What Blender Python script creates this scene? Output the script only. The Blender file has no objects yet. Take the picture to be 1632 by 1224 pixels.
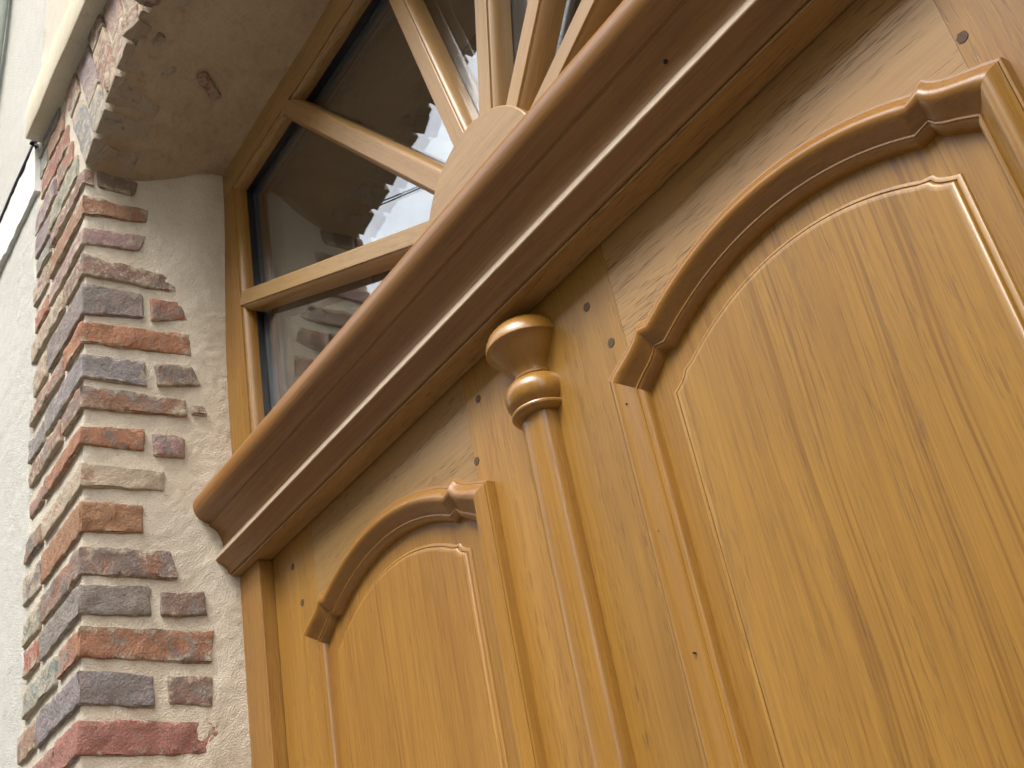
import bpy, bmesh, math, random
import numpy as np
from mathutils import Vector, Matrix

C = bpy.context.scene.collection
SC = bpy.context.scene
rnd = random.Random(7)
PI = math.pi

# ------------------------------------------------------------------ camera
cam = bpy.data.cameras.new('camera')
cam.sensor_width = 36.0
cam.lens = 1853.36 / 1632.0 * 36.0
cam.clip_start = 0.02
cam.clip_end = 900.0
camo = bpy.data.objects.new('camera', cam)
C.objects.link(camo)
right = Vector((0.5542, 0.8138, -0.1748))
down = Vector((-0.4997, 0.1573, -0.8518))
fwd = Vector((-0.6657, 0.5594, 0.4939)).normalized()
right = (right - fwd * right.dot(fwd)).normalized()
down = fwd.cross(right)
m = Matrix.Identity(4)
for i in range(3):
    m[i][0] = right[i]; m[i][1] = -down[i]; m[i][2] = -fwd[i]
m[0][3], m[1][3], m[2][3] = 1.7712, -0.82, 1.55
camo.matrix_world = m
SC.camera = camo

# ------------------------------------------------------------------ light
SUN_EL = math.radians(57.5)
SUN_AZ = math.radians(161.0)
world = bpy.data.worlds.new('World')
SC.world = world
world.use_nodes = True
wn = world.node_tree.nodes; wl = world.node_tree.links
wn.clear()
sky = wn.new('ShaderNodeTexSky'); sky.sky_type = 'NISHITA'
sky.sun_disc = False
sky.sun_elevation = SUN_EL; sky.sun_rotation = SUN_AZ
sky.air_density = 1.0; sky.dust_density = 4.0; sky.ozone_density = 1.0
hsv = wn.new('ShaderNodeHueSaturation')
hsv.inputs['Saturation'].default_value = 0.5
hsv.inputs['Value'].default_value = 1.0
bg = wn.new('ShaderNodeBackground'); bg.inputs['Strength'].default_value = 0.15
wo = wn.new('ShaderNodeOutputWorld')
# thin broken cloud over the whole sky: whiter and brighter than the blue between
wtc = wn.new('ShaderNodeTexCoord'); wno = wn.new('ShaderNodeTexNoise')
wno.inputs['Scale'].default_value = 2.2; wno.inputs['Detail'].default_value = 6.0; wno.inputs['Roughness'].default_value = 0.55
wmr = wn.new('ShaderNodeMapRange'); wmr.interpolation_type = 'SMOOTHSTEP'
for i_, v_ in enumerate((0.30, 0.52, 0.0, 1.0)): wmr.inputs[i_ + 1].default_value = v_
cl = wn.new('ShaderNodeHueSaturation'); cl.inputs['Saturation'].default_value = 0.22; cl.inputs['Value'].default_value = 2.5
wmx = wn.new('ShaderNodeMix'); wmx.data_type = 'RGBA'
wl.new(wtc.outputs['Generated'], wno.inputs['Vector']); wl.new(wno.outputs[0], wmr.inputs[0]); wl.new(wmr.outputs[0], wmx.inputs[0])
wl.new(sky.outputs[0], hsv.inputs['Color']); wl.new(sky.outputs[0], cl.inputs['Color'])
wl.new(hsv.outputs[0], wmx.inputs[6]); wl.new(cl.outputs[0], wmx.inputs[7]); wl.new(wmx.outputs[2], bg.inputs['Color'])
wl.new(bg.outputs[0], wo.inputs['Surface'])

sun = bpy.data.lights.new('sun', 'SUN')
sun.energy = 0.75
sun.angle = math.radians(9)
sun.color = (1.0, 0.95, 0.88)
suno = bpy.data.objects.new('sun', sun); C.objects.link(suno)
suno.rotation_euler = Vector((0.34, -1.0, 1.70)).to_track_quat('Z', 'Y').to_euler()
suno.location = (4, -6, 9)

SC.view_settings.view_transform = 'Standard'
SC.view_settings.look = 'None'
SC.view_settings.exposure = 0.76
SC.view_settings.gamma = 1.0
SC.view_settings.use_curve_mapping = False
SC.cycles.max_bounces = 10
SC.cycles.transparent_max_bounces = 12

# ------------------------------------------------------------------ helpers
def empty(name, loc=(0, 0, 0)):
    o = bpy.data.objects.new(name, None); C.objects.link(o); o.location = loc
    return o

def tag(o, label=None, cat=None, group=None, kind=None):
    if label: o['label'] = label
    if cat: o['category'] = cat
    if group: o['group'] = group
    if kind: o['kind'] = kind
    return o

def mesh(name, verts, faces, mat=None, parent=None, smooth=None, attrs=None):
    me = bpy.data.meshes.new(name)
    if parent is not None:
        off = np.array(world_loc(parent))
        verts = np.asarray(verts, float) - off
    me.from_pydata([tuple(v) for v in verts], [], [tuple(int(i) for i in f) for f in faces])
    if attrs:
        for k, a in attrs.items():
            at = me.attributes.new(k, 'FLOAT', 'POINT')
            at.data.foreach_set('value', np.asarray(a, dtype=np.float32))
    me.update()
    if smooth is not None:
        me.polygons.foreach_set('use_smooth', [True] * len(me.polygons))
        if smooth < 179:
            me.set_sharp_from_angle(angle=math.radians(smooth))
    o = bpy.data.objects.new(name, me); C.objects.link(o)
    if mat: me.materials.append(mat)
    if parent is not None: o.parent = parent
    return o

def world_loc(o):
    v = Vector((0, 0, 0))
    while o is not None:
        v = v + o.location; o = o.parent
    return v

def fix_normals(o):
    bm = bmesh.new(); bm.from_mesh(o.data)
    bmesh.ops.recalc_face_normals(bm, faces=bm.faces)
    bm.to_mesh(o.data); bm.free()
    return o

def prism_y(name, pts, y0, y1, mat, parent, bevel=0.0, smooth=None):
    """polygon in x,z extruded from y0 (front) to y1 (back)"""
    n = len(pts)
    v = [(p[0], y0, p[1]) for p in pts] + [(p[0], y1, p[1]) for p in pts]
    f = [list(range(n)), list(range(2 * n - 1, n - 1, -1))] + [[i, (i + 1) % n + 0, (i + 1) % n + n, i + n] for i in range(n)]
    o = fix_normals(mesh(name, v, f, mat, parent, smooth))
    if bevel:
        mo = o.modifiers.new('bevel', 'BEVEL'); mo.width = bevel; mo.segments = 2; mo.limit_method = 'ANGLE'
        mo.angle_limit = math.radians(40)
    return o

def box(name, a, b, mat, parent, bevel=0.0):
    return prism_y(name, [(a[0], a[2]), (b[0], a[2]), (b[0], b[2]), (a[0], b[2])], a[1], b[1], mat, parent, bevel)

def grid_faces(nu, nv):
    i = np.arange(nu - 1)[:, None]; j = np.arange(nv - 1)[None, :]
    a = (i * nv + j).ravel()
    return np.stack([a, a + 1, a + nv + 1, a + nv], 1)

def sweep_x(name, prof, x0, x1, mat, parent, n=2, smooth=35):
    """closed profile in (y,z) swept along x"""
    k = len(prof); xs = np.linspace(x0, x1, n)
    v = [(x, p[0], p[1]) for x in xs for p in prof]
    f = []
    for a in range(n - 1):
        for b in range(k):
            c = (b + 1) % k
            f.append([a * k + b, a * k + c, (a + 1) * k + c, (a + 1) * k + b])
    f.append(list(range(k))[::-1]); f.append([(n - 1) * k + b for b in range(k)])
    return fix_normals(mesh(name, v, f, mat, parent, smooth))

# value noise in numpy
def _h(ix, iy, iz, seed):
    n = (ix.astype(np.int64) * 73856093) ^ (iy.astype(np.int64) * 19349663) ^ (iz.astype(np.int64) * 83492791) ^ (seed * 2654435761)
    n = (n ^ (n >> 13)) * 1274126177 & 0xffffffff
    n = (n ^ (n >> 16)) * 668265263 & 0xffffffff
    return ((n >> 8) & 0xffff) / 32767.5 - 1.0

def vnoise(p, scale=1.0, seed=0):
    p = np.asarray(p, float) * scale
    i = np.floor(p).astype(np.int64); f = p - i; f = f * f * (3 - 2 * f)
    r = 0
    for a in (0, 1):
        for b in (0, 1):
            for c in (0, 1):
                w = (f[:, 0] if a else 1 - f[:, 0]) * (f[:, 1] if b else 1 - f[:, 1]) * (f[:, 2] if c else 1 - f[:, 2])
                r = r + w * _h(i[:, 0] + a, i[:, 1] + b, i[:, 2] + c, seed)
    return r

def fbm(p, scale=1.0, octaves=3, seed=0, gain=0.5):
    r = 0; a = 1.0
    for o in range(octaves):
        r = r + a * vnoise(p, scale * 2 ** o, seed + o * 17); a *= gain
    return r

def sstep(a, b, x):
    t = np.clip((x - a) / (b - a), 0, 1); return t * t * (3 - 2 * t)

# ------------------------------------------------------------------ node helpers
class NT:
    def __init__(s, name):
        s.m = bpy.data.materials.new(name); s.m.use_nodes = True
        s.t = s.m.node_tree; s.n = s.t.nodes; s.l = s.t.links; s.n.clear()
        s.out = s.n.new('ShaderNodeOutputMaterial')
        s.b = s.n.new('ShaderNodeBsdfPrincipled'); s.l.new(s.b.outputs[0], s.out.inputs[0])
    def new(s, t, **k):
        n = s.n.new(t)
        for a, v in k.items(): setattr(n, a, v)
        return n
    def link(s, a, b): s.l.new(a, b)
    def set(s, inp, v):
        if isinstance(v, bpy.types.NodeSocket): s.l.new(v, inp)
        else: inp.default_value = v
    def math(s, op, a, b=0.0, c=None, clamp=False):
        n = s.n.new('ShaderNodeMath'); n.operation = op; n.use_clamp = clamp
        s.set(n.inputs[0], a); s.set(n.inputs[1], b)
        if c is not None: s.set(n.inputs[2], c)
        return n.outputs[0]
    def mapr(s, v, a, b, c=0.0, d=1.0, smooth=True):
        n = s.n.new('ShaderNodeMapRange'); n.interpolation_type = 'SMOOTHSTEP' if smooth else 'LINEAR'
        s.set(n.inputs[0], v)
        for i, x in enumerate((a, b, c, d)): s.set(n.inputs[i + 1], x)
        return n.outputs[0]
    def noise(s, vec, scale, detail=2.0, rough=0.5, dist=0.0):
        n = s.n.new('ShaderNodeTexNoise'); s.set(n.inputs['Vector'], vec)
        n.inputs['Scale'].default_value = scale; n.inputs['Detail'].default_value = detail
        n.inputs['Roughness'].default_value = rough; n.inputs['Distortion'].default_value = dist
        return n.outputs[0]
    def mix(s, f, a, b, mode='MIX'):
        n = s.n.new('ShaderNodeMix'); n.data_type = 'RGBA'; n.blend_type = mode
        s.set(n.inputs[0], f); s.set(n.inputs[6], a); s.set(n.inputs[7], b)
        return n.outputs[2]
    def mapping(s, vec, scale=(1, 1, 1), loc=(0, 0, 0), rot=(0, 0, 0)):
        n = s.n.new('ShaderNodeMapping'); s.set(n.inputs[0], vec)
        n.inputs['Scale'].default_value = scale
        s.set(n.inputs['Location'], loc); n.inputs['Rotation'].default_value = rot
        return n.outputs[0]
    def comb(s, x, y, z):
        n = s.n.new('ShaderNodeCombineXYZ'); s.set(n.inputs[0], x); s.set(n.inputs[1], y); s.set(n.inputs[2], z)
        return n.outputs[0]
    def sep(s, v):
        n = s.n.new('ShaderNodeSeparateXYZ'); s.set(n.inputs[0], v); return n.outputs
    def bump(s, h, strength, dist, normal=None):
        n = s.n.new('ShaderNodeBump'); s.set(n.inputs['Height'], h)
        n.inputs['Strength'].default_value = strength; n.inputs['Distance'].default_value = dist
        if normal is not None: s.set(n.inputs['Normal'], normal)
        return n.outputs[0]

def rgb(*c): return (c[0], c[1], c[2], 1.0)

def wood(name, axis, light=(0.345, 0.181, 0.028), dark=(0.195, 0.088, 0.012), lines=1.0, pores=1.0, line_freq=42.0, rough=0.40, tone=1.0, cath=0.02):
    """varnished oak; axis = grain direction in object space ('X' or 'Z')"""
    t = NT(name)
    tc = t.new('ShaderNodeTexCoord'); oi = t.new('ShaderNodeObjectInfo')
    x, y, z = t.sep(tc.outputs['Object'])
    r = oi.outputs['Random']
    off = t.math('MULTIPLY', r, 37.0)
    if axis == 'Z': al, ac, th = z, x, y
    else: al, ac, th = x, z, y
    ac2 = t.math('ADD', ac, off)
    th2 = t.math('ADD', th, t.math('MULTIPLY', r, 11.0))
    # slow waver of the growth rings
    w1 = t.noise(t.comb(t.math('MULTIPLY', ac2, 3.0), t.math('MULTIPLY', th2, 3.0), t.math('MULTIPLY', al, 1.1)), 1.0, 2.0)
    w2 = t.noise(t.comb(t.math('MULTIPLY', ac2, 30.0), t.math('MULTIPLY', th2, 30.0), t.math('MULTIPLY', al, 7.0)), 1.0, 1.0)
    u = t.math('ADD', ac2, t.math('ADD', t.math('MULTIPLY', w1, cath * 4), t.math('MULTIPLY', w2, 0.0022)))
    u = t.math('ADD', u, t.math('MULTIPLY', th2, 0.8))
    ring = t.noise(t.comb(t.math('MULTIPLY', u, line_freq), 0.0, t.math('MULTIPLY', al, 0.2)), 1.0, 1.5, 0.5)
    rid = t.math('ABSOLUTE', t.math('SUBTRACT', ring, 0.5))
    line = t.mapr(rid, 0.0, 0.034, 1.0, 0.0)
    cl = t.mapr(t.noise(t.comb(t.math('MULTIPLY', u, 9.0), 3.3, t.math('MULTIPLY', al, 0.5)), 1.0, 1.0), 0.42, 0.62)
    line = t.math('MULTIPLY', line, t.math('ADD', 0.25, t.math('MULTIPLY', cl, 0.75)))
    # broad colour bands
    band = t.noise(t.comb(t.math('MULTIPLY', u, 16.0), 7.0, t.math('MULTIPLY', al, 0.8)), 1.0, 3.0, 0.6)
    blot = t.noise(t.comb(t.math('MULTIPLY', ac2, 7.0), t.math('MULTIPLY', th2, 7.0), t.math('MULTIPLY', al, 2.0)), 1.0, 2.0)
    # fine fibre and pores
    fib = t.noise(t.comb(t.math('MULTIPLY', ac2, 300.0), t.math('MULTIPLY', th2, 300.0), t.math('MULTIPLY', al, 7.0)), 1.0, 4.0, 0.7)
    por = t.noise(t.comb(t.math('MULTIPLY', ac2, 760.0), t.math('MULTIPLY', th2, 760.0), t.math('MULTIPLY', al, 42.0)), 1.0, 0.0)
    pm = t.mapr(t.noise(t.comb(t.math('MULTIPLY', u, 60.0), 1.0, t.math('MULTIPLY', al, 3.0)), 1.0, 1.0), 0.35, 0.6)
    pore = t.math('MULTIPLY', t.mapr(por, 0.57, 0.70), pm)
    f = t.math('ADD', t.mapr(band, 0.3, 0.75, 0.0, 0.42, False), t.mapr(fib, 0.32, 0.7, -0.20, 0.42, False))
    f = t.math('ADD', f, t.mapr(blot, 0.3, 0.7, -0.12, 0.16, False))
    f = t.math('ADD', f, t.math('MULTIPLY', line, 0.5 * lines), clamp=True)
    col = t.mix(f, rgb(*[c * tone for c in light]), rgb(*[c * tone for c in dark]))
    col = t.mix(t.math('MULTIPLY', pore, 0.5 * pores), col, rgb(0.085, 0.038, 0.014))
    # every board has its own shade
    hs = t.new('ShaderNodeHueSaturation')
    t.link(col, hs.inputs['Color'])
    t.set(hs.inputs['Value'], t.mapr(r, 0.0, 1.0, 0.93, 1.06, False))
    t.set(hs.inputs['Hue'], t.mapr(t.math('FRACT', t.math('MULTIPLY', r, 7.3)), 0.0, 1.0, 0.4945, 0.4995, False))
    t.link(hs.outputs[0], t.b.inputs['Base Color'])
    t.set(t.b.inputs['Roughness'], t.mapr(fib, 0.2, 0.8, rough - 0.05, rough + 0.10, False))
    t.b.inputs['Specular IOR Level'].default_value = 0.5
    t.b.inputs['Coat Weight'].default_value = 0.2
    t.b.inputs['Coat Roughness'].default_value = 0.28
    h = t.math('SUBTRACT', t.math('MULTIPLY', fib, 0.35), t.math('MULTIPLY', pore, 1.0 * pores))
    wav = t.noise(t.comb(t.math('MULTIPLY', ac2, 30.0), t.math('MULTIPLY', th2, 30.0), t.math('MULTIPLY', al, 9.0)), 1.0, 2.0)
    b1 = t.bump(wav, 0.10, 0.0010)
    t.link(t.bump(h, 0.5, 0.0004, b1), t.b.inputs['Normal'])
    return t.m

def simple(name, col, rough=0.5, metal=0.0, nscale=60.0, var=0.15, bump=0.0, bdist=0.001):
    t = NT(name)
    tc = t.new('ShaderNodeTexCoord')
    n = t.noise(tc.outputs['Object'], nscale, 4.0, 0.6)
    c = t.mix(n, rgb(*[x * (1 - var) for x in col]), rgb(*[min(1, x * (1 + var)) for x in col]))
    t.link(c, t.b.inputs['Base Color'])
    t.b.inputs['Roughness'].default_value = rough; t.b.inputs['Metallic'].default_value = metal
    if bump: t.link(t.bump(n, bump, bdist), t.b.inputs['Normal'])
    return t.m

def plaster(name, col, col2, grain=1.0, attr=None, dirt=0.25):
    t = NT(name)
    geo = t.new('ShaderNodeNewGeometry'); P = geo.outputs['Position']
    big = t.noise(P, 6.0, 4.0, 0.6)
    mid = t.noise(P, 38.0, 4.0, 0.65)
    fine = t.noise(P, 300.0, 4.0, 0.75)
    vo = t.new('ShaderNodeTexVoronoi'); t.link(P, vo.inputs['Vector']); vo.inputs['Scale'].default_value = 330.0
    c = t.mix(t.mapr(big, 0.3, 0.7), rgb(*col), rgb(*col2))
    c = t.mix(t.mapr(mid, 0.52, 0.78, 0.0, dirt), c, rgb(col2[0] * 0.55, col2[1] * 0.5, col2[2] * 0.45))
    c = t.mix(t.mapr(fine, 0.3, 0.6, 0.3, 0.0), c, rgb(col[0] * 0.6, col[1] * 0.55, col[2] * 0.48))
    if attr:
        a = t.new('ShaderNodeAttribute', attribute_name='lime')
        wc = t.mix(t.mapr(mid, 0.3, 0.7), rgb(*attr), rgb(attr[0] * 0.93, attr[1] * 0.92, attr[2] * 0.88))
        wc = t.mix(t.mapr(fine, 0.25, 0.6, 0.18, 0.0), wc, rgb(attr[0] * 0.6, attr[1] * 0.57, attr[2] * 0.5))
        c = t.mix(a.outputs['Fac'], c, wc)
    t.link(c, t.b.inputs['Base Color'])
    t.b.inputs['Roughness'].default_value = 0.92
    t.b.inputs['Specular IOR Level'].default_value = 0.15
    h = t.math('ADD', t.math('MULTIPLY', fine, 0.8), t.math('MULTIPLY', vo.outputs['Distance'], 0.5))
    b1 = t.bump(mid, 0.30, 0.0022)
    t.link(t.bump(h, 0.95 * grain, 0.0020, b1), t.b.inputs['Normal'])
    return t.m

def brick_mat():
    t = NT('old_brick')
    geo = t.new('ShaderNodeNewGeometry'); P = geo.outputs['Position']
    oi = t.new('ShaderNodeObjectInfo')
    r = oi.outputs['Random']
    Q = t.mapping(P, loc=t.comb(t.math('MULTIPLY', r, 9.0), 0.0, 0.0))
    n1 = t.noise(Q, 20.0, 6.0, 0.72)
    n2 = t.noise(Q, 60.0, 5.0, 0.7)
    n3 = t.noise(Q, 260.0, 4.0, 0.7)
    n4 = t.noise(Q, 30.0, 6.0, 0.72)
    base = oi.outputs['Color']
    c = t.mix(t.mapr(n2, 0.35, 0.75, 0.0, 0.5), base, rgb(0.13, 0.06, 0.04))
    # burnt, blue grey skin in patches; share differs per brick
    thr = t.mapr(t.math('FRACT', t.math('MULTIPLY', r, 5.7)), 0.0, 1.0, 0.46, 0.66, False)
    burnt = t.mapr(t.math('SUBTRACT', n1, thr), -0.03, 0.08)
    c = t.mix(t.math('MULTIPLY', burnt, 0.75), c, t.mix(n2, rgb(0.085, 0.078, 0.070), rgb(0.28, 0.27, 0.25)))
    c = t.mix(t.mapr(n3, 0.48, 0.75, 0.08, 0.6), c, rgb(0.46, 0.36, 0.29))
    # mortar smears and lime bloom; amount in the alpha of the object colour
    al = oi.outputs['Alpha']
    sm = t.math('ADD', t.math('MULTIPLY', n4, 0.6), t.math('MULTIPLY', n2, 0.5))
    th = t.math('SUBTRACT', 0.78, t.math('MULTIPLY', al, 0.36))
    tc = t.new('ShaderNodeTexCoord'); gx, gy, gz = t.sep(tc.outputs['Generated'])
    e = t.math('MINIMUM', gz, t.math('SUBTRACT', 1.0, gz))
    e = t.math('MINIMUM', e, t.math('MULTIPLY', t.math('SUBTRACT', 1.0, gy), 1.6))
    e = t.math('MINIMUM', e, t.math('MULTIPLY', gx, 2.5))
    sm = t.math('ADD', sm, t.mapr(e, 0.0, 0.30, 0.17, 0.0, False))
    smear = t.mapr(t.math('SUBTRACT', sm, th), -0.05, 0.11)
    c = t.mix(t.math('MULTIPLY', smear, 0.85), c, t.mix(n3, rgb(0.38, 0.31, 0.215), rgb(0.56, 0.48, 0.36)))
    t.link(c, t.b.inputs['Base Color'])
    t.b.inputs['Roughness'].default_value = 0.86
    t.b.inputs['Specular IOR Level'].default_value = 0.25
    b1 = t.bump(n2, 1.0, 0.006)
    t.link(t.bump(n3, 0.9, 0.0022, b1), t.b.inputs['Normal'])
    return t.m

M = {}
M['oak_v'] = wood('oak_upright', 'Z', lines=0.35, pores=0.8)
M['oak_h'] = wood('oak_level', 'X', light=(0.365, 0.22, 0.070), dark=(0.25, 0.138, 0.040), lines=0.06, pores=1.3)
M['oak_panel'] = wood('oak_panel', 'Z', lines=1.05, pores=0.6, line_freq=58.0, cath=0.022)
M['oak_bar'] = wood('oak_bar', 'X', light=(0.37, 0.225, 0.078), dark=(0.28, 0.155, 0.048), lines=0.0, pores=0.5)
M['oak_mould'] = wood('oak_moulding', 'Z', lines=0.3, pores=0.4, rough=0.27)
M['oak_mould_h'] = wood('oak_moulding_level', 'X', lines=0.12, pores=0.3, rough=0.28, light=(0.32, 0.152, 0.024), dark=(0.18, 0.076, 0.011))
M['oak_transom'] = wood('oak_transom', 'X', lines=0.4, pores=0.6, rough=0.38, tone=0.85, light=(0.31, 0.138, 0.021), dark=(0.17, 0.066, 0.010))
M['peg'] = simple('peg_end_grain', (0.085, 0.048, 0.022), 0.75, nscale=300, var=0.5)
M['hole'] = simple('dark_hole', (0.008, 0.006, 0.005), 0.9)
M['gasket'] = simple('black_rubber', (0.012, 0.012, 0.014), 0.45)
M['spacer'] = simple('grey_aluminium', (0.42, 0.44, 0.46), 0.4, 0.6)
M['reveal'] = plaster('reveal_render', (0.67, 0.60, 0.48), (0.60, 0.52, 0.40), 1.0, attr=(0.555, 0.545, 0.495))
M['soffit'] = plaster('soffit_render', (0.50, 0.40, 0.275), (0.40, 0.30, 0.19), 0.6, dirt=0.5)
M['limewash'] = plaster('limewash', (0.74, 0.74, 0.70), (0.68, 0.68, 0.63), 0.5)
M['stone'] = plaster('string_course_render', (0.66, 0.60, 0.46), (0.58, 0.52, 0.38), 0.4, dirt=0.3)
M['brick'] = brick_mat()
M['cable'] = simple('black_cable', (0.02, 0.018, 0.03), 0.5)
M['pipe'] = simple('pale_green_paint', (0.60, 0.68, 0.62), 0.4, nscale=12, var=0.06)
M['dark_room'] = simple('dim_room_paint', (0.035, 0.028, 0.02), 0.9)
M['ground'] = simple('street_asphalt', (0.11, 0.105, 0.10), 0.9, nscale=3, var=0.25, bump=0.3)

g = NT('window_glass')
g.b.inputs['Base Color'].default_value = (0.94, 0.97, 0.96, 1)
g.b.inputs['Roughness'].default_value = 0.0
g.b.inputs['IOR'].default_value = 1.9
g.b.inputs['Transmission Weight'].default_value = 1.0
M['glass'] = g.m

# ------------------------------------------------------------------ ground and room
G = mesh('ground', [(-300, -300, 0), (300, -300, 0), (300, 300, 0), (-300, 300, 0)], [[0, 1, 2, 3]], M['ground'])
tag(G, 'grey asphalt street in front of the house', kind='structure')

W = 1.695            # width of the opening
FY = -0.293          # facade plane
ZC = 3.19            # springing

# ------------------------------------------------------------------ house wall
wall = empty('house_wall', (0, FY, 0))
tag(wall, 'cream rendered house wall with old brick quoins around the doorway', 'wall')

def xbound(z):        # ragged left end of the quoins
    p = np.stack([np.zeros_like(z), np.zeros_like(z), z], 1)
    return -0.335 + 0.014 * fbm(p, 14.0, 2, 5)

def sheet_disp(P, facade, y, x, z):
    d = 0.0008 * fbm(P, 22.0, 3, 3) + 0.0006 * fbm(P, 90.0, 3, 9) + 0.0020 * vnoise(P, 6.0, 2)
    return d

def wrap_sheet():
    # s < 0 : facade (x = s), s > 0 : reveal (y = FY + s)
    ss = np.concatenate([np.linspace(-1.5, -0.5, 12, endpoint=False), np.linspace(-0.5, -0.02, 96, endpoint=False), np.linspace(-0.02, 0.02, 14, endpoint=False), np.linspace(0.02, 0.30, 80)])
    zs = np.concatenate([np.linspace(0.0, 1.8, 10, endpoint=False), np.linspace(1.8, 3.62, 420, endpoint=False), np.linspace(3.62, 4.6, 60), np.linspace(4.8, 6.5, 8)])
    Z, S = np.meshgrid(zs, ss, indexing='ij')
    Z = Z.ravel(); S = S.ravel()
    rc = 0.007
    x = np.where(S < 0, S, 0.0); y = np.where(S < 0, FY, FY + S)
    nx = np.where(S < 0, 0.0, 1.0); ny = np.where(S < 0, -1.0, 0.0)
    k = np.abs(S) < rc
    th = (S + rc) / (2 * rc) * PI / 2
    x = np.where(k, -rc + rc * np.sin(th), x); y = np.where(k, FY + rc - rc * np.cos(th), y)
    nx = np.where(k, np.sin(th), nx); ny = np.where(k, -np.cos(th), ny)
    P = np.stack([x, y, Z], 1)
    d = sheet_disp(P, None, y, x, Z)
    xb = xbound(Z)
    # facade: mortar lies back from the bricks, render stands flush
    lime = sstep(0.006, -0.006, x - xb) * (S < 0)
    d = d + np.where(S < 0, -0.0028 + 0.0045 * lime, 0.0)
    # reveal: mortar back, render thickening towards the frame
    yb = -0.085 + 0.03 * fbm(np.stack([0 * Z, 0 * Z, Z], 1), 9.0, 2, 21)
    thick = sstep(-0.05, 0.035, y - yb) * (S > 0)
    d = d + np.where(S > 0, -0.0016 + 0.0050 * thick, 0.0)
    gran = 0.0004 * fbm(P, 110.0, 2, 31)
    d = d + gran * (0.3 + 0.9 * thick)
    # the render swells inwards at the head of the reveal
    lean = 0.040 * sstep(2.75, 3.2, Z) * sstep(-0.20, -0.04, y) * (S > 0)
    x = x + nx * d + lean; y = y + ny * d
    V = np.stack([x, y, Z], 1)
    o = mesh('mortar_face', V, grid_faces(len(zs), len(ss)), M['reveal'], wall, smooth=180, attrs={'lime': np.clip(lime + 0.28 * (S < 0), 0, 1)})
    return o
wrap_sheet()

AX = [-0.02, 0.0, 0.05, 0.14, 0.16, 0.25, 0.29, 0.345, 0.6, 0.848]
AZ = [3.178, 3.185, 3.205, 3.218, 3.236, 3.256, 3.272, 3.278, 3.288, 3.292]
def zarch(x):
    x = np.asarray(x, float); xx = np.where(x > 0.8475, W - x, x)
    z = np.interp(xx, AX, AZ)
    p = np.stack([x, 0 * x, 0 * x], 1)
    return z + 0.0030 * fbm(p, 26.0, 3, 41)

def arch_face():
    xs = np.linspace(-0.012, W + 0.05, 420)
    ts = np.concatenate([np.linspace(0, 0.4, 100, endpoint=False), np.linspace(0.4, 3.2, 24)])
    X, T = np.meshgrid(xs, ts, indexing='ij'); X = X.ravel(); T = T.ravel()
    Z = zarch(X) + T
    P = np.stack([X, X * 0 + FY, Z], 1)
    d = sheet_disp(P, None, None, X, Z) - 0.0045
    rc = sstep(0.022, 0.0, T) * 0.011
    V = np.stack([X, FY - d + rc, Z + sstep(0.012, 0.0, T) * 0.0012], 1)
    mesh('mortar_face', V, grid_faces(len(xs), len(ts))[:, ::-1], M['reveal'], wall, smooth=180, attrs={'lime': np.full(len(X), 0.28)})
    # soffit
    ys = np.linspace(0, 1, 90)
    X, T = np.meshgrid(xs, ys, indexing='ij'); X = X.ravel(); T = T.ravel()
    zf = zarch(X); zb = 3.212 + 0.004 * np.sin(X * 9)
    Y = FY + 0.012 + T * (abs(FY) + 0.022)
    Z = zf * (1 - T) + zb * T
    P = np.stack([X, Y, Z], 1)
    d = 0.006 * fbm(P, 5.0, 3, 51) + 0.0022 * fbm(P, 30.0, 3, 53) + 0.0009 * fbm(P, 160.0, 2, 55)
    d = d * sstep(0, 0.05, T) + 0.0012 * sstep(0.12, 0.0, T)
    V = np.stack([X, Y, Z + d], 1)
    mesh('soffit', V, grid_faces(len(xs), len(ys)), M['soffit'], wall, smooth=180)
arch_face()

# wall masses behind the render
box('wall_core', (-4.0, FY + 0.012, 0), (-0.02, 0.35, 7.0), M['reveal'], wall)
box('wall_core', (W + 0.012, FY + 0.012, 0), (5.5, 0.35, 7.0), M['reveal'], wall)
box('wall_core', (-0.02, FY + 0.03, 3.36), (W + 0.012, 0.35, 7.0), M['reveal'], wall)
rp = []
# right hand reveal and facade to the right of the door
box('wall_face', (W + 0.002, FY, 0), (5.5, FY + 0.012, 7.0), M['reveal'], wall)
box('reveal_face', (W, FY + 0.001, 0), (W + 0.012, 0.03, 3.36), M['reveal'], wall)
M['facade'] = plaster('facade_render', (0.555, 0.545, 0.495), (0.53, 0.515, 0.46), 0.95, dirt=0.1)
box('wall_face', (-4.0, FY - 0.002, 0), (-1.49, FY + 0.012, 7.0), M['facade'], wall)

# ------------------------------------------------------------------ bricks
PAL = {
    'red': (0.32, 0.150, 0.095), 'orange': (0.38, 0.170, 0.085), 'brown': (0.27, 0.155, 0.105),
    'pink': (0.33, 0.22, 0.18), 'grey': (0.24, 0.205, 0.18), 'blue': (0.25, 0.24, 0.225), 'plum': (0.24, 0.145, 0.11)}

def nonuni(L, n, r):
    return np.concatenate([[0, r * 0.35], np.linspace(r, L - r, max(2, n)), [L - r * 0.35, L]])

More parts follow.
